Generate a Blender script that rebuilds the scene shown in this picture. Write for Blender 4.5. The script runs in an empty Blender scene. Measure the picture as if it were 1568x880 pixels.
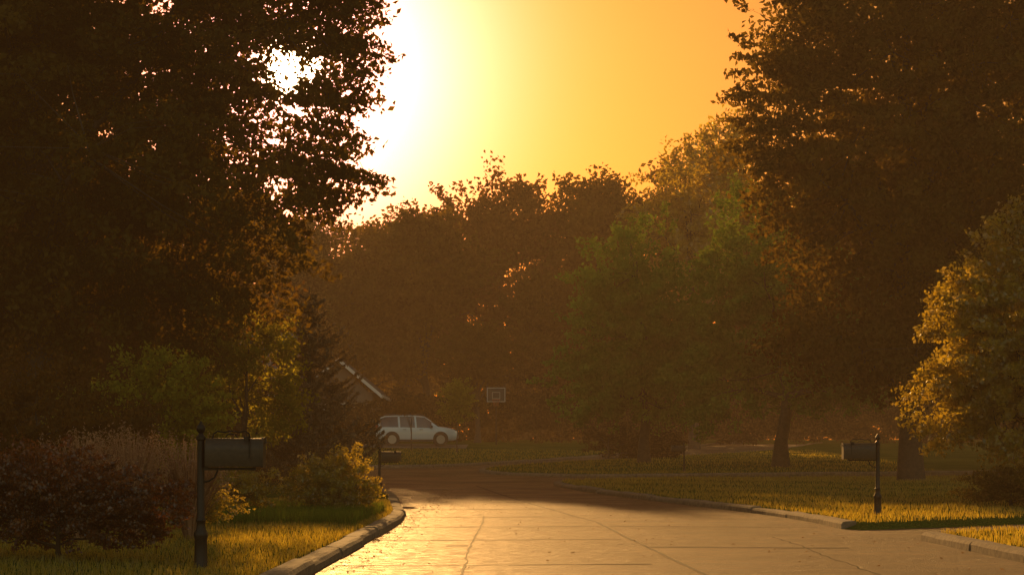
import bpy, math, numpy as np
from mathutils import Vector, Matrix
R = math.radians
scene = bpy.context.scene
rng = np.random.default_rng(7)

# ------------------------------------------------------------------ helpers
def link(o, parent=None):
    scene.collection.objects.link(o)
    if parent: o.parent = parent
    return o

def T(y):
    y = np.asarray(y, float)
    a = 2.08e-4*np.clip(y-35, 0, 79)**2
    b = 0.66*(1-np.exp(-np.clip(y-114, 0, None)/20))
    return a+b

def mesh_quads(name, V, F, mats, midx=None, attr=None, smooth=False, parent=None, loc=None):
    V = np.asarray(V, np.float32); F = np.asarray(F, np.int32)
    m = bpy.data.meshes.new(name)
    m.vertices.add(len(V)); m.vertices.foreach_set('co', V.ravel())
    k = F.shape[1]
    m.loops.add(F.size); m.loops.foreach_set('vertex_index', F.ravel())
    m.polygons.add(len(F)); m.polygons.foreach_set('loop_start', np.arange(0, F.size, k, dtype=np.int32))
    for mt in mats: m.materials.append(mt)
    if midx is not None: m.polygons.foreach_set('material_index', np.asarray(midx, np.int32))
    if smooth: m.polygons.foreach_set('use_smooth', np.ones(len(F), bool))
    m.update(calc_edges=True)
    if attr is not None:
        at = m.attributes.new('lv', 'FLOAT', 'FACE'); at.data.foreach_set('value', np.asarray(attr, np.float32))
    o = bpy.data.objects.new(name, m)
    if loc is not None: o.location = loc
    return link(o, parent)

class MB:
    """small mesh builder (polygons with materials)"""
    def __init__(s): s.v=[]; s.f=[]; s.m=[]
    def add(s, vs, fs, mi=0):
        b=len(s.v); s.v+= [tuple(p) for p in vs]; s.f+=[tuple(i+b for i in f) for f in fs]; s.m+=[mi]*len(fs)
    def box(s, a, b, mi=0):
        x0,y0,z0=a; x1,y1,z1=b
        s.add([(x0,y0,z0),(x1,y0,z0),(x1,y1,z0),(x0,y1,z0),(x0,y0,z1),(x1,y0,z1),(x1,y1,z1),(x0,y1,z1)],
              [(0,3,2,1),(4,5,6,7),(0,1,5,4),(1,2,6,5),(2,3,7,6),(3,0,4,7)], mi)
    def lathe(s, prof, c=(0,0,0), n=16, mi=0, axis='z'):
        vs=[];fs=[]
        for r,z in prof:
            for i in range(n):
                a=2*math.pi*i/n; p=(r*math.cos(a), r*math.sin(a), z)
                if axis=='y': p=(p[0],p[2],p[1])
                if axis=='x': p=(p[2],p[0],p[1])
                vs.append((p[0]+c[0],p[1]+c[1],p[2]+c[2]))
        for k in range(len(prof)-1):
            for i in range(n):
                j=(i+1)%n; fs.append((k*n+i,k*n+j,(k+1)*n+j,(k+1)*n+i))
        fs.append(tuple(range(n))[::-1]); fs.append(tuple((len(prof)-1)*n+i for i in range(n)))
        s.add(vs,fs,mi)
    def tube(s, pts, r, n=8, mi=0):
        V,F=tube(np.array(pts,float), np.full(len(pts),r) if np.isscalar(r) else np.array(r), n)
        s.add(V.tolist(),F.tolist(),mi)
    def build(s, name, mats, loc=(0,0,0), rot=0, scale=1, smooth=False, parent=None, bevel=0):
        m=bpy.data.meshes.new(name); m.from_pydata(s.v,[],s.f)
        for mt in mats: m.materials.append(mt)
        m.polygons.foreach_set('material_index', s.m)
        if smooth: m.polygons.foreach_set('use_smooth',[True]*len(s.f))
        m.update()
        o=bpy.data.objects.new(name,m); o.location=loc; o.rotation_euler=(0,0,rot); o.scale=(scale,)*3
        link(o,parent)
        if smooth:
            md=o.modifiers.new('es','EDGE_SPLIT'); md.split_angle=R(35)
        if bevel:
            b=o.modifiers.new('b','BEVEL'); b.width=bevel; b.segments=2
        return o

def tube(P, rad, n=6):
    P=np.asarray(P,float); k=len(P)
    d=np.gradient(P,axis=0); d/= np.linalg.norm(d,axis=1)[:,None]+1e-9
    ref=np.array([0.31,0.92,0.1]) if abs(d[:,2]).mean()>0.6 else np.array([0.05,0.1,1.0])
    a=np.cross(d,ref); a/=np.linalg.norm(a,axis=1)[:,None]+1e-9
    b=np.cross(d,a)
    th=np.arange(n)*2*np.pi/n
    V=P[:,None,:]+rad[:,None,None]*(a[:,None,:]*np.cos(th)[None,:,None]+b[:,None,:]*np.sin(th)[None,:,None])
    V=V.reshape(-1,3)
    i=np.arange(k-1)[:,None]*n; j=np.arange(n)[None,:]; j2=(j+1)%n
    F=np.stack([i+j,i+j2,i+n+j2,i+n+j],-1).reshape(-1,4)
    return V,F

def pnoise(P, f, seed=0):
    r=np.random.default_rng(seed+100); out=np.zeros(len(P))
    for k in range(6):
        w=r.normal(size=3); w/=np.linalg.norm(w); w*=f*r.uniform(.6,1.8)
        out+=np.sin(P@w+r.uniform(0,6.28))
    return out/3.0

# ------------------------------------------------------------------ materials
def newmat(name):
    m=bpy.data.materials.new(name); m.use_nodes=True; nt=m.node_tree; nt.nodes.clear()
    return m,nt,nt.nodes,nt.links
def principled(name, col, rough=.6, metal=0, noise=None, bump=0, spec=.5, nscale=5, ndetail=6, coat=0):
    m,nt,N,L=newmat(name)
    o=N.new('ShaderNodeOutputMaterial'); p=N.new('ShaderNodeBsdfPrincipled'); L.new(p.outputs[0],o.inputs[0])
    p.inputs['Base Color'].default_value=(*col,1); p.inputs['Roughness'].default_value=rough; p.inputs['Metallic'].default_value=metal
    p.inputs['Specular IOR Level'].default_value=spec; p.inputs['Coat Weight'].default_value=coat
    if noise or bump:
        tc=N.new('ShaderNodeTexCoord'); n=N.new('ShaderNodeTexNoise'); n.inputs['Scale'].default_value=nscale; n.inputs['Detail'].default_value=ndetail
        n.inputs['Roughness'].default_value=.65
        L.new(tc.outputs['Object'],n.inputs['Vector'])
        if noise:
            cr=N.new('ShaderNodeValToRGB'); cr.color_ramp.elements[0].position=.3; cr.color_ramp.elements[1].position=.7
            cr.color_ramp.elements[0].color=(*noise,1); cr.color_ramp.elements[1].color=(*col,1)
            L.new(n.outputs[0],cr.inputs[0]); L.new(cr.outputs[0],p.inputs['Base Color'])
        if bump:
            b=N.new('ShaderNodeBump'); b.inputs['Strength'].default_value=bump; b.inputs['Distance'].default_value=.02
            L.new(n.outputs[0],b.inputs['Height']); L.new(b.outputs[0],p.inputs['Normal'])
    return m
def leafmat(name, dark, light, trans, tfac=.45, gloss=0):
    m,nt,N,L=newmat(name)
    o=N.new('ShaderNodeOutputMaterial'); p=N.new('ShaderNodeBsdfDiffuse'); t=N.new('ShaderNodeBsdfTranslucent'); mx=N.new('ShaderNodeMixShader')
    at=N.new('ShaderNodeAttribute'); at.attribute_name='lv'
    def mix(a,b):
        n=N.new('ShaderNodeMix'); n.data_type='RGBA'; n.inputs[6].default_value=(*a,1); n.inputs[7].default_value=(*b,1); L.new(at.outputs['Fac'],n.inputs[0]); return n.outputs[2]
    L.new(mix(dark,light),p.inputs[0]); L.new(mix((trans[0]*.5,trans[1]*.42,trans[2]*.5),trans),t.inputs[0])
    mx.inputs[0].default_value=tfac; L.new(p.outputs[0],mx.inputs[1]); L.new(t.outputs[0],mx.inputs[2]); last=mx.outputs[0]
    if gloss:
        g_=N.new('ShaderNodeBsdfGlossy'); g_.inputs['Roughness'].default_value=.4; g_.inputs[0].default_value=(1,1,1,1); m2=N.new('ShaderNodeMixShader'); m2.inputs[0].default_value=gloss
        L.new(last,m2.inputs[1]); L.new(g_.outputs[0],m2.inputs[2]); last=m2.outputs[0]
    L.new(last,o.inputs[0])
    return m

M_bark=principled('bark',(.07,.05,.035),.9,noise=(.03,.022,.016),bump=.8,nscale=9)
M_leaf_oak=leafmat('leaf_oak',(.038,.034,.012),(.095,.075,.02),(.36,.23,.02),.4)
M_leaf_brown=leafmat('leaf_brown',(.05,.034,.014),(.12,.072,.025),(.36,.19,.02),.4)
M_leaf_hedge=leafmat('leaf_hedge',(.03,.024,.01),(.07,.05,.018),(.1,.065,.012),.3)
M_leaf_green=leafmat('leaf_green',(.09,.16,.02),(.2,.29,.045),(.26,.36,.03),.35)
M_leaf_gold=leafmat('leaf_gold',(.05,.065,.008),(.14,.145,.015),(.95,.7,.04),.5,.05)
M_leaf_yellow=leafmat('leaf_yellow_green',(.09,.11,.012),(.24,.23,.03),(.7,.62,.05),.45)
M_leaf_red=leafmat('leaf_barberry',(.022,.014,.007),(.08,.036,.012),(.6,.22,.03),.4,.05)
M_needle=leafmat('needles',(.12,.1,.065),(.26,.2,.13),(.3,.2,.06),.25)
M_plume=leafmat('plume',(.22,.13,.08),(.45,.28,.17),(.55,.32,.16),.4)
M_grassb=leafmat('grass_blade',(.05,.07,.008),(.14,.16,.02),(.95,.72,.05),.5,.03)
M_grasstall=leafmat('grass_tall',(.03,.07,.01),(.08,.15,.02),(.3,.38,.03),.45)
M_black=principled('black_iron',(.014,.012,.01),.42,metal=.2,bump=.15,nscale=60,spec=.3)
M_boxmetal=principled('mailbox_metal',(.06,.042,.025),.5,noise=(.035,.025,.016),bump=.1,nscale=25,spec=.35)
M_kerb=principled('kerb_concrete',(.26,.2,.14),.9,noise=(.10,.075,.055),bump=.6,nscale=9,spec=.2)
M_conc=principled('driveway_concrete',(.15,.13,.11),.8,noise=(.1,.09,.075),bump=.3,nscale=6,spec=.1)
M_tar=principled('tar',(.02,.018,.016),.8,bump=.2,nscale=30,spec=.1)

# ground
def ground_material():
    m,nt,N,L=newmat('lawn_ground')
    o=N.new('ShaderNodeOutputMaterial'); p=N.new('ShaderNodeBsdfDiffuse'); L.new(p.outputs[0],o.inputs[0])
    tc=N.new('ShaderNodeTexCoord')
    n1=N.new('ShaderNodeTexNoise'); n1.inputs['Scale'].default_value=.35; n1.inputs['Detail'].default_value=3
    n2=N.new('ShaderNodeTexNoise'); n2.inputs['Scale'].default_value=28; n2.inputs['Detail'].default_value=3
    for n in (n1,n2): L.new(tc.outputs['Object'],n.inputs['Vector'])
    c1=N.new('ShaderNodeValToRGB'); c1.color_ramp.elements[0].position=.35; c1.color_ramp.elements[1].position=.7
    c1.color_ramp.elements[0].color=(.045,.08,.012,1); c1.color_ramp.elements[1].color=(.1,.125,.022,1)
    L.new(n1.outputs[0],c1.inputs[0])
    mx=N.new('ShaderNodeMix'); mx.data_type='RGBA'; mx.blend_type='MULTIPLY'; mx.inputs[0].default_value=.8
    c2=N.new('ShaderNodeValToRGB'); c2.color_ramp.elements[0].position=.3; c2.color_ramp.elements[1].position=.65
    c2.color_ramp.elements[0].color=(.35,.35,.35,1); c2.color_ramp.elements[1].color=(1.2,1.2,1.1,1)
    L.new(n2.outputs[0],c2.inputs[0]); L.new(c1.outputs[0],mx.inputs[6]); L.new(c2.outputs[0],mx.inputs[7]); L.new(mx.outputs[2],p.inputs[0])
    b=N.new('ShaderNodeBump'); b.inputs['Strength'].default_value=1; b.inputs['Distance'].default_value=.06
    L.new(n2.outputs[0],b.inputs['Height']); L.new(b.outputs[0],p.inputs['Normal'])
    return m
M_ground=ground_material()
def road_material():
    m,nt,N,L=newmat('road_surface')
    o=N.new('ShaderNodeOutputMaterial'); p=N.new('ShaderNodeBsdfPrincipled'); L.new(p.outputs[0],o.inputs[0])
    tc=N.new('ShaderNodeTexCoord')
    def noise(s,d,r=.6):
        n=N.new('ShaderNodeTexNoise'); n.inputs['Scale'].default_value=s; n.inputs['Detail'].default_value=d; n.inputs['Roughness'].default_value=r
        L.new(tc.outputs['Object'],n.inputs['Vector']); return n
    a=noise(.45,4); b=noise(5,6,.75); c=noise(45,3,.75)
    ca=N.new('ShaderNodeValToRGB'); ca.color_ramp.elements[0].position=.35; ca.color_ramp.elements[1].position=.68
    ca.color_ramp.elements[0].color=(.08,.058,.042,1); ca.color_ramp.elements[1].color=(.21,.145,.095,1)
    L.new(a.outputs[0],ca.inputs[0])
    cb=N.new('ShaderNodeValToRGB'); cb.color_ramp.elements[0].position=.38; cb.color_ramp.elements[1].position=.62
    cb.color_ramp.elements[0].color=(.35,.35,.35,1); cb.color_ramp.elements[1].color=(1.35,1.35,1.35,1)
    L.new(b.outputs[0],cb.inputs[0])
    mx=N.new('ShaderNodeMix'); mx.data_type='RGBA'; mx.blend_type='MULTIPLY'; mx.inputs[0].default_value=1
    L.new(ca.outputs[0],mx.inputs[6]); L.new(cb.outputs[0],mx.inputs[7]); L.new(mx.outputs[2],p.inputs['Base Color'])
    rr=N.new('ShaderNodeMapRange'); rr.inputs[1].default_value=.3; rr.inputs[2].default_value=.7; rr.inputs[3].default_value=.42; rr.inputs[4].default_value=.85; L.new(b.outputs[0],rr.inputs[0]); L.new(rr.outputs[0],p.inputs['Roughness'])
    p.inputs['Specular IOR Level'].default_value=.32; p.inputs['Specular Tint'].default_value=(1,.5,.17,1)  # orange specular tint puts the golden sun sheen in by colour
    ad=N.new('ShaderNodeMath'); ad.operation='ADD'; L.new(b.outputs[0],ad.inputs[0]); L.new(c.outputs[0],ad.inputs[1])
    bu=N.new('ShaderNodeBump'); bu.inputs['Strength'].default_value=1; bu.inputs['Distance'].default_value=.06
    L.new(ad.outputs[0],bu.inputs['Height']); L.new(bu.outputs[0],p.inputs['Normal'])
    return m
M_road=road_material()

# ------------------------------------------------------------------ road layout (plan, metres)
seg_left=[(-2.3,-15),(-2.2,5),(-2.15,20),(-2.05,33),(-2.1,38),(-2.45,43),(-2.95,50),(-3.5,55),(-4.8,63),(-7.5,71),(-13,76),(-30,80)]
seg_far=[(-30,88),(-13,86),(-5.2,86),(-1.3,90.5),(3.5,101),(9,115),(16,140)]
seg_isl=[(22,140),(16,116),(9.5,104),(3.3,94.5),(.5,89),(-1.0,84.5),(-1.35,80.5),(-.9,77.5),(.3,75.6),(2.8,74),(6,74.4),(15,77),(40,84)]
seg_right=[(40,77),(15,70.5),(8,69.5),(4,68.5),(2.1,67),(1.4,64.5),(1.8,60),(2.7,54),(3.6,49),(5.0,41),(5.45,36),(5.5,32.6)]
seg_drive=[(5.7,32.0),(8.2,33.9),(12,37.4),(20,43),(24,46),(26,42),(22,39.3),(14,34),(9,30.6),(6.4,29.0)]
seg_near=[(5.95,28.4),(5.95,20),(6.0,5),(6.2,-15)]
def dens(P,n=5):
    P=np.array(P,float); Q=np.vstack([2*P[0]-P[1],P,2*P[-1]-P[-2]]); out=[]
    for i in range(1,len(Q)-2):
        p0,p1,p2,p3=Q[i-1:i+3]
        for t in np.arange(n)/n:
            out.append(.5*((2*p1)+(-p0+p2)*t+(2*p0-5*p1+4*p2-p3)*t*t+(-p0+3*p1-3*p2+p3)*t**3))
    out.append(P[-1]); return np.array(out)
S={k:dens(v) for k,v in dict(left=seg_left,far=seg_far,isl=seg_isl,right=seg_right,near=seg_near).items()}
S['drive']=np.array(seg_drive,float)
POLY=np.vstack([S['left'],S['far'],S['isl'],S['right'],S['drive'],S['near']])
def sdist(X,Y):
    """signed distance to road outline: negative on the road"""
    X=np.asarray(X,float).ravel(); Y=np.asarray(Y,float).ravel()
    d2=np.full(len(X),1e9); ins=np.zeros(len(X),bool)
    A=POLY; B=np.roll(POLY,-1,axis=0)
    for (ax,ay),(bx,by) in zip(A,B):
        ex,ey=bx-ax,by-ay; l=ex*ex+ey*ey+1e-12
        t=np.clip(((X-ax)*ex+(Y-ay)*ey)/l,0,1)
        d2=np.minimum(d2,(X-ax-t*ex)**2+(Y-ay-t*ey)**2)
        if ay!=by:
            c=((ay>Y)!=(by>Y))&(X<(bx-ax)*(Y-ay)/(by-ay)+ax); ins^=c
    d=np.sqrt(d2); return np.where(ins,-d,d)
def G(X,Y,sd=None):
    if sd is None: sd=sdist(X,Y)
    Y=np.asarray(Y,float).ravel(); X=np.asarray(X,float).ravel()
    h=T(Y)+np.interp(sd,[-.02,.2],[-.06,.118])+np.clip(sd-.2,0,15)*.012
    h+=np.where(sd>.5,.02*np.sin(X*1.3+Y*.4)*np.sin(Y*.7),0)
    return h
def g(x,y): return float(G([x],[y])[0])

xs=np.unique(np.concatenate([[-400,-250,-150,-100,-70,-50,-40],np.arange(-32,-9,1.0),np.arange(-9,16,.2),np.arange(16,32,.8),[36,42,50,70,100,150,250,400]]))
ys=np.unique(np.concatenate([[-60,-30,-18,-10,0,6],np.arange(10,60,.22),np.arange(60,120,.4),np.arange(120,150,2),[155,165,180,200,240,300,400,600]]))
XX,YY=np.meshgrid(xs,ys); sd=sdist(XX,YY)
Z=G(XX,YY,sd); V=np.column_stack([XX.ravel(),YY.ravel(),Z])
nx=len(xs); ny=len(ys)
i=np.arange(ny-1)[:,None]*nx; j=np.arange(nx-1)[None,:]
F=np.stack([i+j,i+j+1,i+nx+j+1,i+nx+j],-1).reshape(-1,4)
mesh_quads('ground',V,F,[M_ground],smooth=True)
# road
sdf=sd[F].min(axis=1); keep=sdf<.1
Vr=np.column_stack([XX.ravel(),YY.ravel(),T(YY.ravel())+.004])
Fr=F[keep]; u,inv=np.unique(Fr,return_inverse=True)
road=mesh_quads('road',Vr[u],inv.reshape(-1,4),[M_road],smooth=True)

# kerbs: cast lengths with joints
def kerb(name,P,L=3.0,side=1):
    P=np.asarray(P); d=np.linalg.norm(np.diff(P,axis=0),axis=1); s=np.concatenate([[0],np.cumsum(d)])
    mb=MB(); t=0; prof=[(-.03,-.08),(-.02,.08),(.01,.118),(.05,.13),(.2,.132),(.23,.12),(.23,-.08)]
    while t<s[-1]-.1:
        e=min(t+L,s[-1]); q=np.linspace(t+.012,e-.012,6)
        C=np.column_stack([np.interp(q,s,P[:,0]),np.interp(q,s,P[:,1])])
        tg=np.gradient(C,axis=0); tg/=np.linalg.norm(tg,axis=1)[:,None]; nn=np.column_stack([-tg[:,1],tg[:,0]])*side
        dz=rng.normal(0,.01); dxy=rng.normal(0,.012); vs=[]
        for c,n in zip(C,nn):
            z0=float(T(c[1]))
            for a,z in prof: vs.append((c[0]+n[0]*(a+dxy),c[1]+n[1]*(a+dxy),z0+z+dz+rng.normal(0,.004)))
        k=len(prof); fs=[]
        for a in range(5):
            for b in range(k-1):
                f=(a*k+b,a*k+b+1,(a+1)*k+b+1,(a+1)*k+b); fs.append(f if side<0 else f[::-1])
        fs.append(tuple(range(k))); fs.append(tuple(5*k+b for b in range(k))[::-1])
        mb.add(vs,fs); t=e
    return mb.build(name,[M_kerb])
for nm in ('left','far','isl','right','near'): kerb('kerb',S[nm])

# seams / cracks in the road
def ribbon(mb,P,w,zoff=.008,mi=0):
    P=np.array(P,float); n=len(P)
    tg=np.gradient(P,axis=0); tg/=np.linalg.norm(tg,axis=1)[:,None]; nn=np.column_stack([-tg[:,1],tg[:,0]])
    ww=w*(.5+1.0*rng.random(n)); vs=[]
    for p,q,v in zip(P,nn,ww):
        for sgn in (-1,1):
            x=p[0]+sgn*q[0]*v/2; y=p[1]+sgn*q[1]*v/2; vs.append((x,y,float(T(y))+zoff))
    mb.add(vs,[(2*k,2*k+1,2*k+3,2*k+2) for k in range(n-1)],mi)
mb=MB()
yy=np.arange(8,64,.35); cx=np.interp(yy,[0,20,36,64],[2.3,2.05,1.55,-1.2])
ribbon(mb,np.column_stack([cx+np.cumsum(rng.normal(0,.006,len(yy)))*.5,yy]),.045)
for y0,x0,x1,w_ in [(14.5,-2,5.8,.05),(19.6,2.0,5.8,.06),(22.3,-2,1.9,.08),(26.3,1.8,4.6,.2),(26.9,-.9,-.5,.16),(28.6,-2,1.7,.09),(33.5,-2,5.4,.12),(38.4,-2,1.6,.12),(43.2,-2,4.6,.14),(48,-2.4,3.6,.14),(54,-3,2.6,.16),(60,-3.9,1.7,.16)]:
    x=np.arange(x0,x1,.3); ribbon(mb,np.column_stack([x,y0+rng.normal(0,.02,len(x))+.15*np.sin(x)]),w_)
yy=np.arange(20,39,.4); ribbon(mb,np.column_stack([-.55+.02*np.sin(yy*.4)+rng.normal(0,.01,len(yy)),yy]),.025)
yy=np.arange(12,30,.4); ribbon(mb,np.column_stack([3.9+.05*np.sin(yy*.5)+rng.normal(0,.02,len(yy)),yy]),.02)
x=np.arange(-4,1.4,.3); ribbon(mb,np.column_stack([x,68+.8*x+rng.normal(0,.1,len(x))]),.12)
ts=mb.build('tar_seams',[M_tar]); ts.parent=road

# distant driveway where the car stands
yq=np.linspace(110.5,117.5,10); xq=np.linspace(-26,-2.6,30)
A,B=np.meshgrid(xq,yq); Vd=np.column_stack([A.ravel(),B.ravel(),G(A,B)+.03]); nn=30
F=np.array([(r*nn+c,r*nn+c+1,(r+1)*nn+c+1,(r+1)*nn+c) for r in range(9) for c in range(29)])
mesh_quads('driveway',Vd,F,[M_conc],smooth=True)

# ------------------------------------------------------------------ foliage
def leafgeo(C,size,r,droop=.3,wid=.55):
    n=len(C); a=r.normal(size=(n,3)); a[:,2]-=droop; a/=np.linalg.norm(a,axis=1)[:,None]
    b=r.normal(size=(n,3)); b-= (b*a).sum(1)[:,None]*a; b/=np.linalg.norm(b,axis=1)[:,None]
    nrm=np.cross(a,b); s=(size*r.uniform(.6,1.35,n))[:,None]
    V=np.stack([C-a*s*.5, C+b*s*wid*.5+nrm*s*.12-a*s*.05, C+a*s*.5, C-b*s*wid*.5+nrm*s*.12-a*s*.05],1).reshape(-1,3)
    return V, np.arange(4*n).reshape(-1,4)

def tree(name,xy,ells,H,tr,nclump,per,ls,rc,mat,seed,gap=-.55,gf=.9,limbs=12,twigs=120,lump=.2,wid=.6,lean=(0,0),shell=.5,fork=.3,loc=None,holes=(),scale=None):
    r=np.random.default_rng(seed)
    E=np.array(ells,float); w=E[:,3]*E[:,4]*E[:,5]; w=w**.75; w/=w.sum()
    n0=int(nclump*2.2); k=r.choice(len(E),n0,p=w); d=r.normal(size=(n0,3)); d/=np.linalg.norm(d,axis=1)[:,None]
    rad=r.random(n0)**(shell)
    rad*=1+lump*pnoise(d*1.0+E[k,:3]*.3,4.5,seed)
    C=E[k,:3]+d*rad[:,None]*E[k,3:]
    C=C[C[:,2]>.15]
    C=C[pnoise(C,gf,seed+5)>gap][:nclump]
    for hx,hz,hr,kp in holes:
        q=((C[:,0]-hx)**2+(C[:,2]-hz)**2<hr*hr)&(r.random(len(C))>kp); C=C[~q]
    nc=len(C); ctr=(E[:,:3]*w[:,None]).sum(0)
    out=C-ctr; out/=np.linalg.norm(out,axis=1)[:,None]+1e-6
    cnt=r.poisson(per,nc); idx=np.repeat(np.arange(nc),cnt); nl=len(idx)
    # each clump: a leafy sprig, elongated outward with a ragged, bounded outline
    off=r.normal(size=(nl,3)); off/=np.linalg.norm(off,axis=1)[:,None]; off*=(r.random(nl)**.45)[:,None]
    off*=np.array([1.35,1.35,.75])*rc*r.uniform(.5,1.3,nc)[idx][:,None]
    al=(r.random(nl)-.35)*rc*2.0; off+=out[idx]*al[:,None]
    P=C[idx]+off; ok=P[:,2]>.03; P=P[ok]; idx=idx[ok]
    LV,LF=leafgeo(P,ls,r,wid=wid)
    lv=np.clip(.55*r.random(nc)[idx]+.45*r.random(len(P)),0,1)
    VV=[];FF=[];nb=0
    def addt(v,f):
        nonlocal nb
        VV.append(v);FF.append(f+nb);nb+=len(v)
    m=9; z=np.linspace(-.15,H*.82,m); t=z/H
    tp=np.column_stack([lean[0]*t+np.cumsum(r.normal(0,H*.006,m)),lean[1]*t+np.cumsum(r.normal(0,H*.006,m)),z]); tp[:2,:2]*=.3
    trr=tr*(1-.85*np.clip(t/.82,0,1))*np.where(np.arange(m)==0,1.45,1)
    addt(*tube(tp,trr,10))
    samples=[tp[3:]]; srad=[trr[3:]]
    if limbs and nc:
        ch=r.choice(nc,min(limbs,nc),replace=False)
        for c in C[ch]:
            h=np.clip(c[2]*r.uniform(.35,.75),H*fork*.8,H*.75)
            s=np.array([np.interp(h,z,tp[:,0]),np.interp(h,z,tp[:,1]),h]); r0=np.interp(h,z,trr)*.6
            q=np.linspace(0,1,7)[:,None]; mid=(s+c)/2+np.array([0,0,.12*np.linalg.norm(c-s)])
            L=(1-q)**2*s+2*q*(1-q)*mid+q*q*c; L[1:-1]+=r.normal(0,.02*np.linalg.norm(c-s),(5,3))
            rr=r0*(1-.88*q[:,0]); addt(*tube(L,rr,6)); samples.append(L[1:]); srad.append(rr[1:])
    SP=np.vstack(samples); SR=np.concatenate(srad)
    if twigs and nc:
        for c in C[r.choice(nc,min(twigs,nc),replace=False)]:
            q=np.argmin(((SP-c)**2).sum(1)); s=SP[q]; dd=np.linalg.norm(c-s)
            if dd<.05: continue
            e=c+(c-s)/dd*rc*.8
            L=np.array([s,(s+e)/2+r.normal(0,.08*dd,3)+[0,0,.05*dd],e]); addt(*tube(L,np.array([min(SR[q]*.6,.05*tr**.3),.5*min(SR[q]*.6,.03),.004]),4))
    TV=np.vstack(VV); TF=np.vstack(FF)
    Vall=np.vstack([TV,LV]); Fall=np.vstack([TF,LF+len(TV)])
    mi=np.concatenate([np.zeros(len(TF)),np.ones(len(LF))]); at=np.concatenate([np.full(len(TF),.5),lv])
    if loc is None: loc=(xy[0],xy[1],g(*xy))
    o=mesh_quads(name,Vall,Fall,[M_bark,mat],mi,at,loc=loc)
    if scale: o.scale=scale
    return o
def dup(o,name,xy,rot,sc):
    n=bpy.data.objects.new(name,o.data); n.location=(xy[0],xy[1],g(*xy)); n.rotation_euler=(0,0,rot); n.scale=sc if hasattr(sc,'__len__') else (sc,)*3
    return link(n)

# big shade tree, left
tree('oak_tree',(-10.5,45),[(-2,0,10.2,6,6,6.2),(-1,1,12.5,5.5,4,4.5),(0,1,10,4,3,4),(4.0,0,12.4,2.4,2.4,1.6),(6.4,0,10.3,1.25,1.5,1.5),(6.2,0,11.2,1.0,1.2,.9),(5.8,0,7.5,1.8,2,1.3),(5.5,0,6.9,1.7,1.7,1.0),(4.2,0,9.5,3,3,3),(4.6,0,9.3,2.2,2.2,2.4),(2.5,-1,6.6,4.2,4,2.4),(1.0,0,14.5,4.8,5,4.5),(-4,0,7,6,5,4.5),(2.5,0,4.6,2.9,2.6,1.5),(-1,0,4.4,3.2,3,1.6)],16,.42,4500,55,.16,.33,M_leaf_oak,11,gap=-.95,gf=1.3,limbs=26,twigs=600,lump=.15,shell=.6,
     holes=[(5.1,9.75,.5,.0),(4.7,8.5,.7,.3),(6.0,8.6,.4,.3),(4.1,9.4,.5,.3),(3.6,8.0,.5,.4),(5.7,9.9,.4,.4),(4.9,6.0,.4,.3)])
tree('oak_tree',(-14.5,58),[(0,0,6.2,6.8,4.5,5.5),(3,0,4,4,3,3)],12,.3,1400,46,.2,.42,M_leaf_brown,12,limbs=12,twigs=100)
# left under-storey
tree('ornamental_pear_tree',(-7.0,52),[(0,0,3.4,1.35,1.3,1.8),(.5,0,2.2,1.2,1.1,1.0),(-.6,0,4.4,.7,.7,.8)],4.8,.09,330,34,.12,.2,M_leaf_yellow,13,gap=-.3,gf=2.5,limbs=9,twigs=120)
tree('lilac_bush',(-7.6,42),[(0,0,1.8,1.5,1.2,1.5),(-1.3,0,1.5,1.2,1,1.1),(.9,.2,1.2,.9,.9,1.0)],3,.06,460,36,.1,.17,M_leaf_yellow,14,gap=-.5,gf=2.5,limbs=12,twigs=100)
tree('dogwood_bush',(-7.3,30),[(0,0,1.1,1.3,1.1,1.2),(-1.5,0,1.3,1.3,1,1.3)],2.2,.05,460,36,.075,.13,M_leaf_brown,15,gap=-.5,gf=3,limbs=12,twigs=100)
tree('viburnum_bush',(-10.2,36),[(0,0,1.6,2.4,1.3,1.7),(2.2,.3,1.2,1.6,1.2,1.3)],3,.06,650,36,.1,.2,M_leaf_brown,16,limbs=12,twigs=100)
tree('barberry_bush',(-4.75,20.6),[(0,0,.56,1.05,.8,.58),(.68,-.1,.5,.65,.6,.48),(-1.0,.2,.65,1.0,.8,.55)],1.0,.03,1000,46,.042,.07,M_leaf_red,17,gap=-.9,gf=5,limbs=30,twigs=300,lump=.25,fork=.1)
tree('spirea_bush',(-3.3,35.5),[(0,0,.6,.85,.8,.62),(.35,-.5,.4,.6,.5,.4)],1.0,.03,420,40,.055,.09,M_leaf_gold,18,gap=-.9,limbs=20,twigs=120,fork=.1)
tree('spirea_bush',(-4.9,34),[(0,0,.5,.75,.7,.5)],.9,.03,260,38,.055,.09,M_leaf_gold,19,gap=-.6,limbs=16,twigs=100,fork=.1)
tree('rose_bush',(-4.5,28.5),[(0,0,.4,.55,.5,.42),(-.7,0,.45,.6,.6,.5)],.8,.02,200,28,.05,.09,M_leaf_gold,20,gap=-.3,gf=4,limbs=16,twigs=120,fork=.1)
tree('yew_bush',(-7.4,63),[(0,0,1.2,2.2,1.5,1.2)],2.4,.06,420,34,.14,.24,M_leaf_brown,21,limbs=10,twigs=60)
tree('yew_bush',(-12,66),[(0,0,2.4,4,2,2.2)],3.5,.06,600,34,.18,.34,M_leaf_brown,22,limbs=10,twigs=60)
tree('yew_bush',(-9.2,117.5),[(0,0,1.3,1.6,.8,1.3),(1.6,0,.9,1.0,.7,.9)],2.2,.06,300,34,.2,.24,M_leaf_hedge,23,limbs=8,twigs=40)

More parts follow.
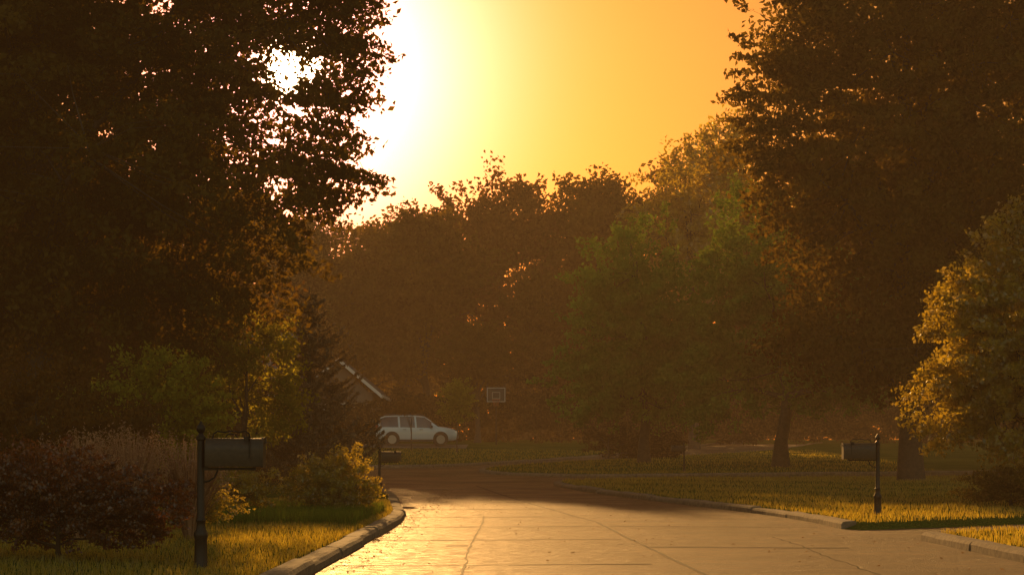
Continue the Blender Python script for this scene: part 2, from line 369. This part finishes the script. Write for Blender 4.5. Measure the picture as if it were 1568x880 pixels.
# right side
tree('silver_maple_tree',(12.6,62),[(.4,0,7,5.4,4.5,4.2),(0,-1,4.3,5,3.4,1.7),(.2,0,11,5.4,4.5,4.2),(-3.4,0,12.9,2.1,2.6,3.2),(-3.8,0,9.3,1.8,2.4,2.4),(-.1,0,15.5,5.0,4,4.5),(4.5,1,12,5.5,4,6),(1,0,20,3.8,3.4,4)],20,.33,3500,48,.19,.38,M_leaf_oak,31,gap=-.95,gf=1.0,limbs=26,twigs=400,lump=.18,shell=.5,fork=.12)
tree('maple_tree',(5.9,88),[(-.3,0,6.6,3.4,3,4.2),(-1.6,0,3.5,2.9,2.6,1.9),(1.5,0,4.5,3,2.6,3)],11,.25,1250,46,.18,.3,M_leaf_green,32,gap=-.9,limbs=14,twigs=100,lump=.2)
tree('maple_tree',(11.2,82),[(-.3,0,7,3.5,3.2,4.6),(-1.6,0,3.6,3,2.6,2.2),(2,0,5,3,3,3)],12,.3,1350,46,.18,.3,M_leaf_green,33,gap=-.9,limbs=14,twigs=100,lump=.2)
tree('golden_elm_tree',(11.5,42.5),[(0,0,3.0,3.0,2.5,2.3),(-1.2,-.3,2.4,1.8,1.6,1.4),(.5,0,5.1,2.0,1.8,1.8),(-1.2,-.3,4.2,1.5,1.4,1.2),(1.6,0,6.3,1.4,1.3,1.4)],6.5,.16,1450,50,.105,.19,M_leaf_gold,34,gap=-.8,gf=1.8,limbs=18,twigs=250,lump=.25)
tree('juniper_bush',(10.2,40),[(0,0,.35,1.15,.8,.5),(1.5,.2,.4,1.2,.8,.55)],.8,.04,420,40,.06,.11,M_leaf_oak,35,limbs=12,twigs=60,fork=.1)
tree('silver_maple_tree',(22,72),[(0,0,9,6.5,5,7),(-3,0,5,4,4,3)],15,.35,1300,42,.24,.5,M_leaf_oak,36,limbs=12,twigs=80)
tree('yew_bush',(4.8,97),[(0,0,.9,1.9,1.1,.95),(2.3,0,.8,1.4,1.1,.8)],1.5,.06,420,36,.13,.2,M_leaf_hedge,37,limbs=8,twigs=30)

# mid / back trees (shared crowns)
b1=tree('ash_tree',(-10.5,140),[(0,0,11,6,5.5,6),(2,0,14.5,4,4,3.8),(-3,0,9,4.5,4,4.5)],17,.35,1000,42,.36,.62,M_leaf_oak,41,gap=-.6,gf=.6,limbs=14,twigs=120,lump=.25,scale=(1,1,.86))
b2=tree('oak_tree',(-1.2,142),[(0,0,12,6,5.5,6.5),(1.5,0,15.5,4,4,3.6),(-3,0,10,4.5,4,4.5),(3.5,0,9,4,4,4)],18,.4,1100,42,.36,.62,M_leaf_brown,42,gap=-.65,gf=.6,limbs=14,twigs=120,lump=.25,scale=(1,1,.97))
b3=tree('ash_tree',(6,140),[(0,0,12,4.5,4.5,5.5),(.5,0,16,3,3,3)],18,.35,800,42,.36,.62,M_leaf_oak,43,gap=-.5,gf=.7,limbs=14,twigs=120,lump=.3)
b4=tree('locust_tree',(11,118),[(0,0,14,3.7,3.5,5),(-1,0,11,4,3.5,3),(1.8,0,17.5,2.3,2.3,2.5)],19,.3,560,34,.26,.45,M_leaf_gold,44,gap=-.35,gf=1.0,limbs=16,twigs=200,lump=.3)
dup(b2,'oak_tree',(-20,135),1.1,(1,1,.9)); dup(b1,'ash_tree',(-30,128),2.1,1.0)
dup(b1,'ash_tree',(16,140),2.9,1.1); dup(b2,'oak_tree',(27,130),.4,1.15)
dup(b3,'ash_tree',(-5.6,131),2.0,(.95,.95,.82)); dup(b1,'ash_tree',(3,131),4.0,(.7,.7,.6))
dup(b1,'ash_tree',(-12.5,130),2.3,(.8,.8,.82)); dup(b3,'ash_tree',(-2.2,124),1.3,(.55,.55,.4)); dup(b3,'ash_tree',(-8.5,150),.3,(.9,.9,.6))
dup(b2,'oak_tree',(-28,95),4.0,(.9,.9,.85)); dup(b1,'ash_tree',(-19,84),1.0,(.7,.7,.6))
# distant tree mass
DE=[]; r=np.random.default_rng(3)
for x in np.arange(-85,95,6):
    DE.append((x+r.uniform(-2,2),r.uniform(-4,6),r.uniform(4,6),5.5,4,r.uniform(4,6)))
    DE.append((x+r.uniform(-2,2),r.uniform(-4,0),1.8,5,3,2.6))
tree('distant_trees',(0,172),DE,4,.3,5500,32,.6,.9,M_leaf_hedge,51,gap=-1.5,limbs=0,twigs=0,loc=(0,172,1.9))
# understorey hedge behind the far gardens
HE=[(x,r.uniform(-1,1),r.uniform(1.6,2.2),2.6,1.6,r.uniform(1.8,3.2)) for x in np.arange(-40,50,2.8)]
tree('hedge',(0,127),HE,2,.05,3000,34,.26,.42,M_leaf_hedge,52,gap=-1.5,limbs=0,twigs=0,loc=(0,127,1.7))

# small yard trees by the car
tree('small_maple_tree',(-5.5,107),[(0,0,2.25,.95,.9,.45),(.1,0,2.0,.8,.7,.35)],2.6,.045,130,34,.11,.14,M_leaf_brown,53,limbs=6,twigs=40)
tree('small_linden_tree',(-2.95,105),[(0,0,3.0,.95,.9,1.0),(0,0,2.2,.9,.9,.6)],3.6,.05,200,34,.11,.14,M_leaf_yellow,54,limbs=6,twigs=40)

# spruce
def spruce(name,xy,H,Rb,seed):
    r=np.random.default_rng(seed); VV=[];FF=[];nb=0
    def addt(v,f):
        nonlocal nb
        VV.append(v);FF.append(f+nb);nb+=len(v)
    z=np.linspace(-.1,H,8); addt(*tube(np.column_stack([z*0,z*0,z]),.13*(1-z/H*.95)+.004,8))
    P=[]
    for zz in np.arange(.4,H-.1,.2):
        k=6
        for q in range(k):
            a=r.uniform(0,6.28); L=Rb*(1-zz/H)**.8*r.uniform(.6,1.1)+.1
            t=np.linspace(0,1,7); dirx,diry=math.cos(a),math.sin(a)
            pz=zz+L*(-.22*t+.55*t**2.2)
            B=np.column_stack([dirx*L*t,diry*L*t,pz]); addt(*tube(B,.022*(1-t*.8)+.002,4))
            n=int(L*110); u=r.random(n)*.95+.05; bp=np.column_stack([np.interp(u,t,B[:,c]) for c in range(3)])
            wd=.13*L*(1-u)+.04
            bp+=np.column_stack([-diry*np.ones(n),dirx*np.ones(n),np.zeros(n)])*(r.normal(size=n)*wd)[:,None]; bp[:,2]+=r.normal(0,.02,n)-.02
            P.append(bp)
    P=np.vstack(P); LV,LF=leafgeo(P,.17,r,wid=.28)
    TV=np.vstack(VV);TF=np.vstack(FF)
    return mesh_quads(name,np.vstack([TV,LV]),np.vstack([TF,LF+len(TV)]),[M_bark,M_needle],np.concatenate([np.zeros(len(TF)),np.ones(len(LF))]),np.concatenate([np.full(len(TF),.5),r.random(len(LF))]),loc=(*xy,g(*xy)))
spruce('spruce_tree',(-6.0,58),5.9,2.7,61)

# ------------------------------------------------------------------ grass
def blades(name,X,Y,h,w,mat,seed,bend=.5):
    r=np.random.default_rng(seed); sd=sdist(X,Y); ok=sd>.22; X=X[ok];Y=Y[ok]; Zg=G(X,Y,sd[ok]); n=len(X)
    a=r.uniform(0,6.28,n); hh=h*r.uniform(.5,1.3,n); ww=w*r.uniform(.7,1.3,n)
    dx,dy=np.cos(a),np.sin(a); la=r.uniform(0,6.28,n); lb=hh*bend*r.random(n)
    B=np.column_stack([X,Y,Zg-.01]); s=np.column_stack([dx*ww/2,dy*ww/2,0*dx])
    Tp=B+np.column_stack([np.cos(la)*lb,np.sin(la)*lb,hh])
    V=np.stack([B-s,B+s,Tp+s*.25,Tp-s*.25],1).reshape(-1,3)
    return mesh_quads(name,V,np.arange(4*n).reshape(-1,4),[mat],attr=r.random(n))
r=np.random.default_rng(5)
n=90000; Y=16+(r.random(n)**1.3)*30; X=-2.2-r.random(n)**1.1*7
blades('lawn_grass',X,Y,.07,.009,M_grassb,71)
n=110000; Y=24+(r.random(n)**1.2)*52; X=1.5+r.random(n)*(4+Y*.24)
blades('lawn_grass',X,Y,.075,.014,M_grassb,72)
n=26000; Y=30.5+r.random(n)*7.5; X=-2.45-r.random(n)*3.6
blades('tall_grass',X,Y,.2,.012,M_grasstall,73)
n=30000; Y=60+r.random(n)*50; X=-9+r.random(n)*26
blades('lawn_grass',X,Y,.08,.03,M_grassb,74)
# ornamental grass with plumes
for (cx,cy,hh,sdn) in [(-4.75,24.5,1.4,1),(-4.15,25.3,1.25,2),(-5.5,25,1.35,3)]:
    rr=np.random.default_rng(80+sdn); n=650; mbv=[];mbf=[];nb=0; lv=[]
    z0=g(cx,cy)
    a=rr.uniform(0,6.28,n); sp=rr.random(n)**.7*.5; h=hh*rr.uniform(.55,1.05,n)
    for q in range(n):
        t=np.array([0,.4,.75,1.]); dx,dy=math.cos(a[q]),math.sin(a[q])
        P=np.column_stack([dx*(.08+sp[q]*t**1.8),dy*(.08+sp[q]*t**1.8),h[q]*(t-.12*t**3*sp[q]*2)])
        w=.008*np.array([.8,1,.7,.2]); s=np.array([-dy,dx,0])
        v=np.stack([P-s*w[:,None],P+s*w[:,None]],1).reshape(-1,3)
        mbv.append(v); mbf.append(np.array([(2*k,2*k+1,2*k+3,2*k+2) for k in range(3)])+nb); nb+=8; lv+= [rr.random()]*3
        if q%4==0:
            c=P[-1]+rr.normal(0,1,(18,3))*[.018,.018,.07]; v,f=leafgeo(c,.035,rr,wid=.35); mbv.append(v); mbf.append(f+nb); nb+=len(v); lv+=[.9]*len(f)
    mesh_quads('ornamental_grass',np.vstack(mbv),np.vstack(mbf),[M_plume],attr=lv,loc=(cx,cy,z0))
# fallen leaves along the gutter and road
n=900; Y=14+r.random(n)*45; X=np.where(r.random(n)<.6,-2.05+np.abs(r.normal(0,.25,n)),r.uniform(-2,5.8,n))
sd=sdist(X,Y); ok=sd<-.04; X=X[ok];Y=Y[ok]; C=np.column_stack([X,Y,T(Y)+.018]); V,F=leafgeo(C,.05,r); V[:,2]=np.repeat(C[:,2],4)+(V[:,2]-np.repeat(C[:,2],4))*.35
mesh_quads('fallen_leaves',V,F,[M_leaf_brown],attr=r.random(len(F)))

# ------------------------------------------------------------------ mailboxes
def mailbox(xy,side,scale=1.0):
    e=bpy.data.objects.new('mailbox',None); e.location=(*xy,g(*xy)-.01); e.scale=(scale*side,scale,scale); link(e)
    mb=MB()
    mb.lathe([(.075,0),(.078,.03),(.068,.05),(.064,.3),(.072,.33),(.072,.36),(.05,.40),(.044,.44),(.044,.47),(.052,.49),(.044,.51),(.04,.52),(.038,1.30),(.048,1.31),(.048,1.34),(.03,1.36),(.022,1.375),(.04,1.395),(.048,1.42),(.04,1.45),(.02,1.468),(.012,1.49),(.002,1.50)],n=20)
    mb.build('post',[M_black],smooth=True,parent=e)
    mb=MB(); mb.box((.02,-.022,1.0),(.56,.022,1.03)); 
    mb.tube([(.03,0,.88),(.08,0,.89),(.14,0,.93),(.17,0,1.0)],.01)
    mb.build('bracket',[M_black],parent=e,smooth=True)
    sec=[(-.1,1.035),(.1,1.035),(.105,1.05),(.105,1.20)]+[(.105*math.cos(a),1.20+.125*math.sin(a)) for a in np.linspace(.15,math.pi-.15,11)]+[(-.105,1.20),(-.105,1.05)]
    k=len(sec); mb=MB()
    def ext(x0,x1,sc=1.0):
        vs=[(x0,y*sc,1.17+(z-1.17)*sc) for y,z in sec]+[(x1,y*sc,1.17+(z-1.17)*sc) for y,z in sec]
        mb.add(vs,[(a,(a+1)%k,k+(a+1)%k,k+a) for a in range(k)]+[tuple(range(k))[::-1],tuple(range(k,2*k))])
    ext(.06,.62); ext(.622,.645,1.05); ext(.055,.062,1.03)
    mb.box((.648,-.03,1.27),(.672,.03,1.29)); mb.box((.655,-.02,1.29),(.665,.02,1.33))
    mb.build('box',[M_boxmetal],parent=e,smooth=True)
    mb=MB(); mb.tube([(.12,0,1.325),(.13,0,1.37),(.17,0,1.395),(.24,0,1.385),(.31,0,1.40),(.38,0,1.385),(.45,0,1.395),(.49,0,1.37),(.5,0,1.325)],.008,6)
    mb.tube([(.25,0,1.33),(.27,0,1.36),(.31,0,1.37),(.35,0,1.36),(.37,0,1.33)],.006,6)
    mb.build('scroll',[M_black],parent=e,smooth=True)
    mb=MB(); mb.box((.5,-.118,1.12),(.515,-.108,1.34)); mb.box((.45,-.118,1.29),(.515,-.109,1.345)); mb.build('flag',[M_black],parent=e)
    return e
mailbox((-3.16,19.9),1); mailbox((-3.38,50),1,.85); mailbox((6.72,36),-1); mailbox((6.7,76.3),-1,.78)

# ------------------------------------------------------------------ car
M_paint=principled('car_paint',(.4,.47,.52),.25,coat=.6); M_glass=principled('car_glass',(.02,.022,.025),.06,spec=.8)
M_rubber=principled('rubber',(.02,.02,.02),.8); M_rim=principled('rim',(.35,.35,.36),.35,metal=.8); M_tail=principled('tail_lamp',(.25,.02,.02),.3); M_head=principled('head_lamp',(.7,.7,.7),.15)
M_trim=principled('trim_black',(.02,.02,.02),.5)
def car(loc,rot):
    e=bpy.data.objects.new('parked_car',None); e.location=loc; e.rotation_euler=(0,0,rot); link(e)
    st=[(-2.36,.48,.80,.86,.80,.60),(-2.34,.40,.95,1.05,.86,.66),(-2.26,.34,1.06,1.22,.91,.72),(-2.10,.30,1.08,1.64,.93,.64),(-1.85,.28,1.08,1.74,.94,.66),(-1.0,.26,1.07,1.78,.95,.68),
        (-.1,.26,1.05,1.77,.95,.68),(.45,.26,1.04,1.71,.95,.67),(.85,.26,1.04,1.45,.95,.70),(1.25,.26,1.04,1.13,.94,.76),(1.75,.28,.99,1.07,.93,.74),(2.1,.32,.90,1.0,.90,.70),(2.3,.36,.78,.88,.84,.62),(2.4,.45,.62,.68,.72,.5)]
    mb=MB(); vs=[]
    for x,zb,zl,zt,w,wr in st:
        half=[(w*.86,zb),(w*.98,zb+.12),(w,zb+(zl-zb)*.6),(w*.965,zl),(wr+.02,zt-.07 if zt-zl>.2 else zt-.03),(wr*.9,zt-.01),(0,zt+.015)]
        ring=[(x,y,z) for y,z in half]+[(x,-y,z) for y,z in half[:-1][::-1]]
        vs+=ring
    k=13; mb.v+=vs
    for s in range(len(st)-1):
        for q in range(k):
            q2=(q+1)%k; glass=False
            if q in (3,8) and 3<=s<=7: glass=True
            if s==8 and q in (4,5,6,7): glass=True
            if s==2 and q in (4,5,6,7): glass=True
            mb.f.append((s*k+q,(s+1)*k+q,(s+1)*k+q2,s*k+q2)); mb.m.append(1 if glass else 0)
    mb.f.append(tuple(range(k))); mb.m.append(0); mb.f.append(tuple((len(st)-1)*k+q for q in range(k))[::-1]); mb.m.append(0)
    mb.build('body',[M_paint,M_glass],smooth=True,parent=e)
    mb=MB()
    for sgn in (-1,1):
        for x in (-1.42,1.38):
            mb.lathe([(.02,-.01),(.43,-.01),(.44,0),(.43,.012),(.02,.012)],(x,sgn*.945,.40),28,2,'y')
            mb.lathe([(.25,-.12),(.36,-.12),(.375,-.08),(.375,.08),(.36,.11),(.25,.12)],(x,sgn*.87,.375),28,0,'y')
            mb.lathe([(.02,-.02),(.25,-.02),(.25,.01),(.05,.03)],(x,sgn*.985,.375),20,1,'y')
            for a in range(5):
                t=a*1.2566; c,s_=math.cos(t),math.sin(t)
                p=[(.05*c-.03*s_,.05*s_+.03*c),(.24*c-.02*s_,.24*s_+.02*c),(.24*c+.02*s_,.24*s_-.02*c),(.05*c+.03*s_,.05*s_-.03*c)]
                mb.add([(x+u,sgn*1.022,.375+v) for u,v in p],[(0,1,2,3)],1)
        def pil(x0,x1,w=.05):
            zb,zt=1.05,1.69
            mb.add([(x0-w,sgn*.925,zb),(x0+w,sgn*.925,zb),(x1+w,sgn*.715,zt),(x1-w,sgn*.715,zt)],[(0,1,2,3)],3)
        pil(-1.0,-1.05); pil(-.05,-.1); 
        mb.tube([(-1.9,sgn*.6,1.79),(-1.7,sgn*.6,1.83),(.2,sgn*.6,1.82),(.4,sgn*.6,1.77)],.02,6,4)
        mb.box((-1.0,sgn*.955-.01,.27),(1.0,sgn*.955+.01,.38),2)
        mb.box((-2.37,sgn*.72-.13,.92),(-2.2,sgn*.72+.13,1.2),5) 
        mb.box((2.14,sgn*.68-.16,.74),(2.34,sgn*.68+.16,.86),6)
        for hx in (-.8,.15): mb.box((hx,sgn*.955-.02,.93),(hx+.2,sgn*.955+.02,.96),4)
        mb.box((.78,sgn*1.03-.09,1.05),(.92,sgn*1.03+.09,1.19),4)
    mb.box((2.36,-.5,.5),(2.42,.5,.68),2)
    mb.build('wheels_and_trim',[M_rubber,M_rim,M_trim,M_paint,M_trim,M_tail,M_head],smooth=True,parent=e)
car((-5.55,114,g(-5.55,114)+.03),0.06)

# ------------------------------------------------------------------ house
M_siding=principled('siding',(.14,.115,.095),.8,noise=(.11,.09,.075),nscale=2); M_roof=principled('shingles',(.07,.075,.09),.85,noise=(.04,.045,.055),bump=.6,nscale=12); M_white=principled('white_trim',(.5,.5,.5),.5)
def house():
    e=bpy.data.objects.new('house',None); e.location=(-8.2,121,g(-10,121)+.02); link(e)
    mb=MB(); mb.box((-15,0,0),(-4.4,8,3.1))
    mb.box((-4.398,-1.5,0),(-.3,8,3.1))
    mb.add([(-4.1,-1.502,3.1),(-.6,-1.502,3.1),(-2.35,-1.502,4.9)],[(0,1,2)])
    mb.build('walls',[M_siding],parent=e)
    mb=MB()
    def slab(p,t=.12,mi=0):
        q=[(a,b,c+t) for a,b,c in p]; mb.add(list(p)+q,[(3,2,1,0),(4,5,6,7),(0,1,5,4),(1,2,6,5),(2,3,7,6),(3,0,4,7)],mi)
    slab([(-15.5,-.5,2.9),(-4.6,-.5,2.9),(-4.6,4,6.9),(-15.5,4,6.9)]); slab([(-15.5,8.5,2.9),(-15.5,4,6.9),(-4.6,4,6.9),(-4.6,8.5,2.9)])
    slab([(-2.35,-2.0,5.0),(.2,-2.0,2.85),(.2,8.4,2.85),(-2.35,8.4,5.0)]); slab([(-2.35,-2.0,5.0),(-2.35,8.4,5.0),(-4.9,8.4,2.85),(-4.9,-2.0,2.85)])
    mb.build('roof',[M_roof],parent=e)
    mb=MB()
    def rake(a,b):
        mb.add([(a[0],-2.02,a[1]-.1),(b[0],-2.02,b[1]-.1),(b[0],-2.02,b[1]+.14),(a[0],-2.02,a[1]+.14),(a[0],-2.08,a[1]-.1),(b[0],-2.08,b[1]-.1),(b[0],-2.08,b[1]+.14),(a[0],-2.08,a[1]+.14)],[(3,2,1,0),(4,5,6,7),(0,1,5,4),(1,2,6,5),(2,3,7,6),(3,0,4,7)])
    rake((-2.35,5.0),(.25,2.82)); rake((-4.95,2.82),(-2.35,5.0)); mb.box((-15.5,-.62,2.8),(-4.95,-.52,3.0)); mb.box((.2,-2.0,2.72),(.32,8.4,2.9))
    mb.box((-3.3,-1.56,.9),(-1.4,-1.51,2.4)); 
    for x in (-13.5,-10.5): mb.box((x,-.06,.9),(x+1.5,-.01,2.3))
    mb.box((-7.6,-.06,0),(-6.4,-.01,2.3)); mb.build('trim',[M_white],parent=e)
    mb=MB(); mb.box((-3.2,-1.58,1.0),(-2.4,-1.565,2.3)); mb.box((-2.3,-1.58,1.0),(-1.5,-1.565,2.3))
    for x in (-13.4,-10.4): mb.box((x,-.08,1.0),(x+1.3,-.065,2.2))
    mb.build('windows',[M_glass],parent=e)
    mb=MB(); mb.box((-7.5,-.08,0),(-6.5,-.065,2.2)); mb.build('door',[M_boxmetal],parent=e)
house()

# basketball hoop
def hoop():
    e=bpy.data.objects.new('basketball_hoop',None); e.location=(-.95,117,g(-.95,117)); link(e)
    mb=MB(); mb.tube([(0,.9,-.1),(0,.9,2.4),(0,.6,2.9),(0,.1,3.1)],.05,10); mb.tube([(0,.9,2.0),(0,.1,2.75)],.02,6); mb.build('pole',[M_black],parent=e,smooth=True)
    mb=MB(); mb.box((-.52,0,2.62),(.52,.03,3.42)); mb.build('backboard',[principled('backboard',(.05,.05,.05),.6,spec=.2)],parent=e)
    mb=MB()
    for a,b in [((-.55,2.59),(.55,2.64)),((-.55,3.40),(.55,3.45)),((-.55,2.64),(-.5,3.40)),((.5,2.64),(.55,3.40)),((-.24,2.78),(.24,2.81)),((-.24,3.15),(.24,3.18)),((-.24,2.81),(-.21,3.15)),((.21,2.81),(.24,3.15))]:
        mb.box((a[0],-.012,a[1]),(b[0],-.002,b[1]))
    mb.build('frame',[principled('frame_grey',(.3,.3,.3),.5)],parent=e)
    mb=MB(); mb.tube([(.23*math.cos(a),-.28+.23*math.sin(a),2.74) for a in np.linspace(0,6.283,24)],.012,6)
    for q in range(10):
        a=q*.628; mb.tube([(.23*math.cos(a),-.28+.23*math.sin(a),2.74),(.13*math.cos(a+.5),-.28+.13*math.sin(a+.5),2.35)],.006,4)
    mb.build('rim',[principled('rim_orange',(.4,.1,.03),.5)],parent=e)
hoop()

# ------------------------------------------------------------------ light
AZ=R(-6.5); EL=R(11.0)
sdv=Vector((math.sin(AZ)*math.cos(EL),math.cos(AZ)*math.cos(EL),math.sin(EL)))
sl=bpy.data.lights.new('sun','SUN'); sl.energy=5; sl.angle=R(.5); sl.color=(1,.52,.15)
so=bpy.data.objects.new('sun',sl); so.rotation_euler=sdv.to_track_quat('Z','Y').to_euler(); so.location=(0,0,40); link(so)
w=bpy.data.worlds.new('World'); scene.world=w; w.use_nodes=True; nt=w.node_tree; N=nt.nodes; L=nt.links; N.clear()
out=N.new('ShaderNodeOutputWorld'); bg=N.new('ShaderNodeBackground'); L.new(bg.outputs[0],out.inputs[0])
sky=N.new('ShaderNodeTexSky'); sky.sky_type='NISHITA'; sky.sun_disc=False; sky.sun_elevation=EL; sky.sun_rotation=AZ%(2*math.pi); sky.dust_density=3; sky.air_density=1.5
tc=N.new('ShaderNodeTexCoord'); nv=N.new('ShaderNodeVectorMath'); nv.operation='NORMALIZE'; L.new(tc.outputs['Generated'],nv.inputs[0])
dt=N.new('ShaderNodeVectorMath'); dt.operation='DOT_PRODUCT'; L.new(nv.outputs[0],dt.inputs[0]); dt.inputs[1].default_value=sdv
def math_(op,a,b=None):
    n=N.new('ShaderNodeMath'); n.operation=op
    for k,v in enumerate((a,b)):
        if v is None: continue
        if hasattr(v,'is_output'): L.new(v,n.inputs[k])
        else: n.inputs[k].default_value=v
    return n.outputs[0]
dot=math_('MINIMUM',dt.outputs['Value'],.9999999)
ang=math_('MULTIPLY',math_('ARCCOSINE',dot),180/math.pi)
def gauss(s,a):
    q=math_('DIVIDE',ang,s); q=math_('MULTIPLY',q,q); q=math_('MULTIPLY',q,-1.0); return math_('MULTIPLY',math_('EXPONENT',q),a)
mr=N.new('ShaderNodeMapRange'); mr.inputs[1].default_value=-.3; mr.inputs[2].default_value=.8; L.new(dt.outputs['Value'],mr.inputs[0])
tm=N.new('ShaderNodeMix'); tm.data_type='RGBA'; L.new(mr.outputs[0],tm.inputs[0]); tm.inputs[6].default_value=(5.8,4.7,3.2,1); tm.inputs[7].default_value=(1.0,.49,.17,1)
mu=N.new('ShaderNodeMix'); mu.data_type='RGBA'; mu.blend_type='MULTIPLY'; mu.inputs[0].default_value=1; L.new(sky.outputs[0],mu.inputs[6]); L.new(tm.outputs[2],mu.inputs[7])
sc=N.new('ShaderNodeVectorMath'); sc.operation='SCALE'; L.new(mu.outputs[2],sc.inputs[0]); sc.inputs[3].default_value=.036
def colscale(col,f):
    n=N.new('ShaderNodeVectorMath'); n.operation='SCALE'; n.inputs[0].default_value=col; L.new(f,n.inputs[3]); return n.outputs[0]
def addv(a,b):
    n=N.new('ShaderNodeVectorMath'); n.operation='ADD'; L.new(a,n.inputs[0]); L.new(b,n.inputs[1]); return n.outputs[0]
tot=addv(addv(sc.outputs[0],colscale((1.3,.52,.52),gauss(4.2,3.8))),colscale((1,.7,.35),gauss(.6,40)))
L.new(tot,bg.inputs[0]); bg.inputs[1].default_value=1

# thin evening haze filling the street, plus emission added to imitate the light veil
hm,nt2,N2,L2=newmat('haze_air_glow'); o=N2.new('ShaderNodeOutputMaterial'); vp=N2.new('ShaderNodeVolumePrincipled')
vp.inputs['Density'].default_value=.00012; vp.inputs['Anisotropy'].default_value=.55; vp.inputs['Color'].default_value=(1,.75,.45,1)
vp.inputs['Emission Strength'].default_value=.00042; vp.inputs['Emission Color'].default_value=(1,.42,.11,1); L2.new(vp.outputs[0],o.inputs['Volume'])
mb=MB(); mb.box((-90,-25,-3),(90,210,45)); mb.build('glowing_haze',[hm])

# ------------------------------------------------------------------ camera
cam=bpy.data.cameras.new('camera'); co=bpy.data.objects.new('camera',cam); link(co); co.location=(0,0,1.3); co.rotation_euler=(R(90),0,0)
cam.sensor_width=36; cam.lens=36*3000/1568; cam.shift_y=250/1568; cam.clip_end=2000; cam.clip_start=.1
scene.camera=co
scene.view_settings.view_transform='Standard'; scene.view_settings.look='None'; scene.view_settings.exposure=0
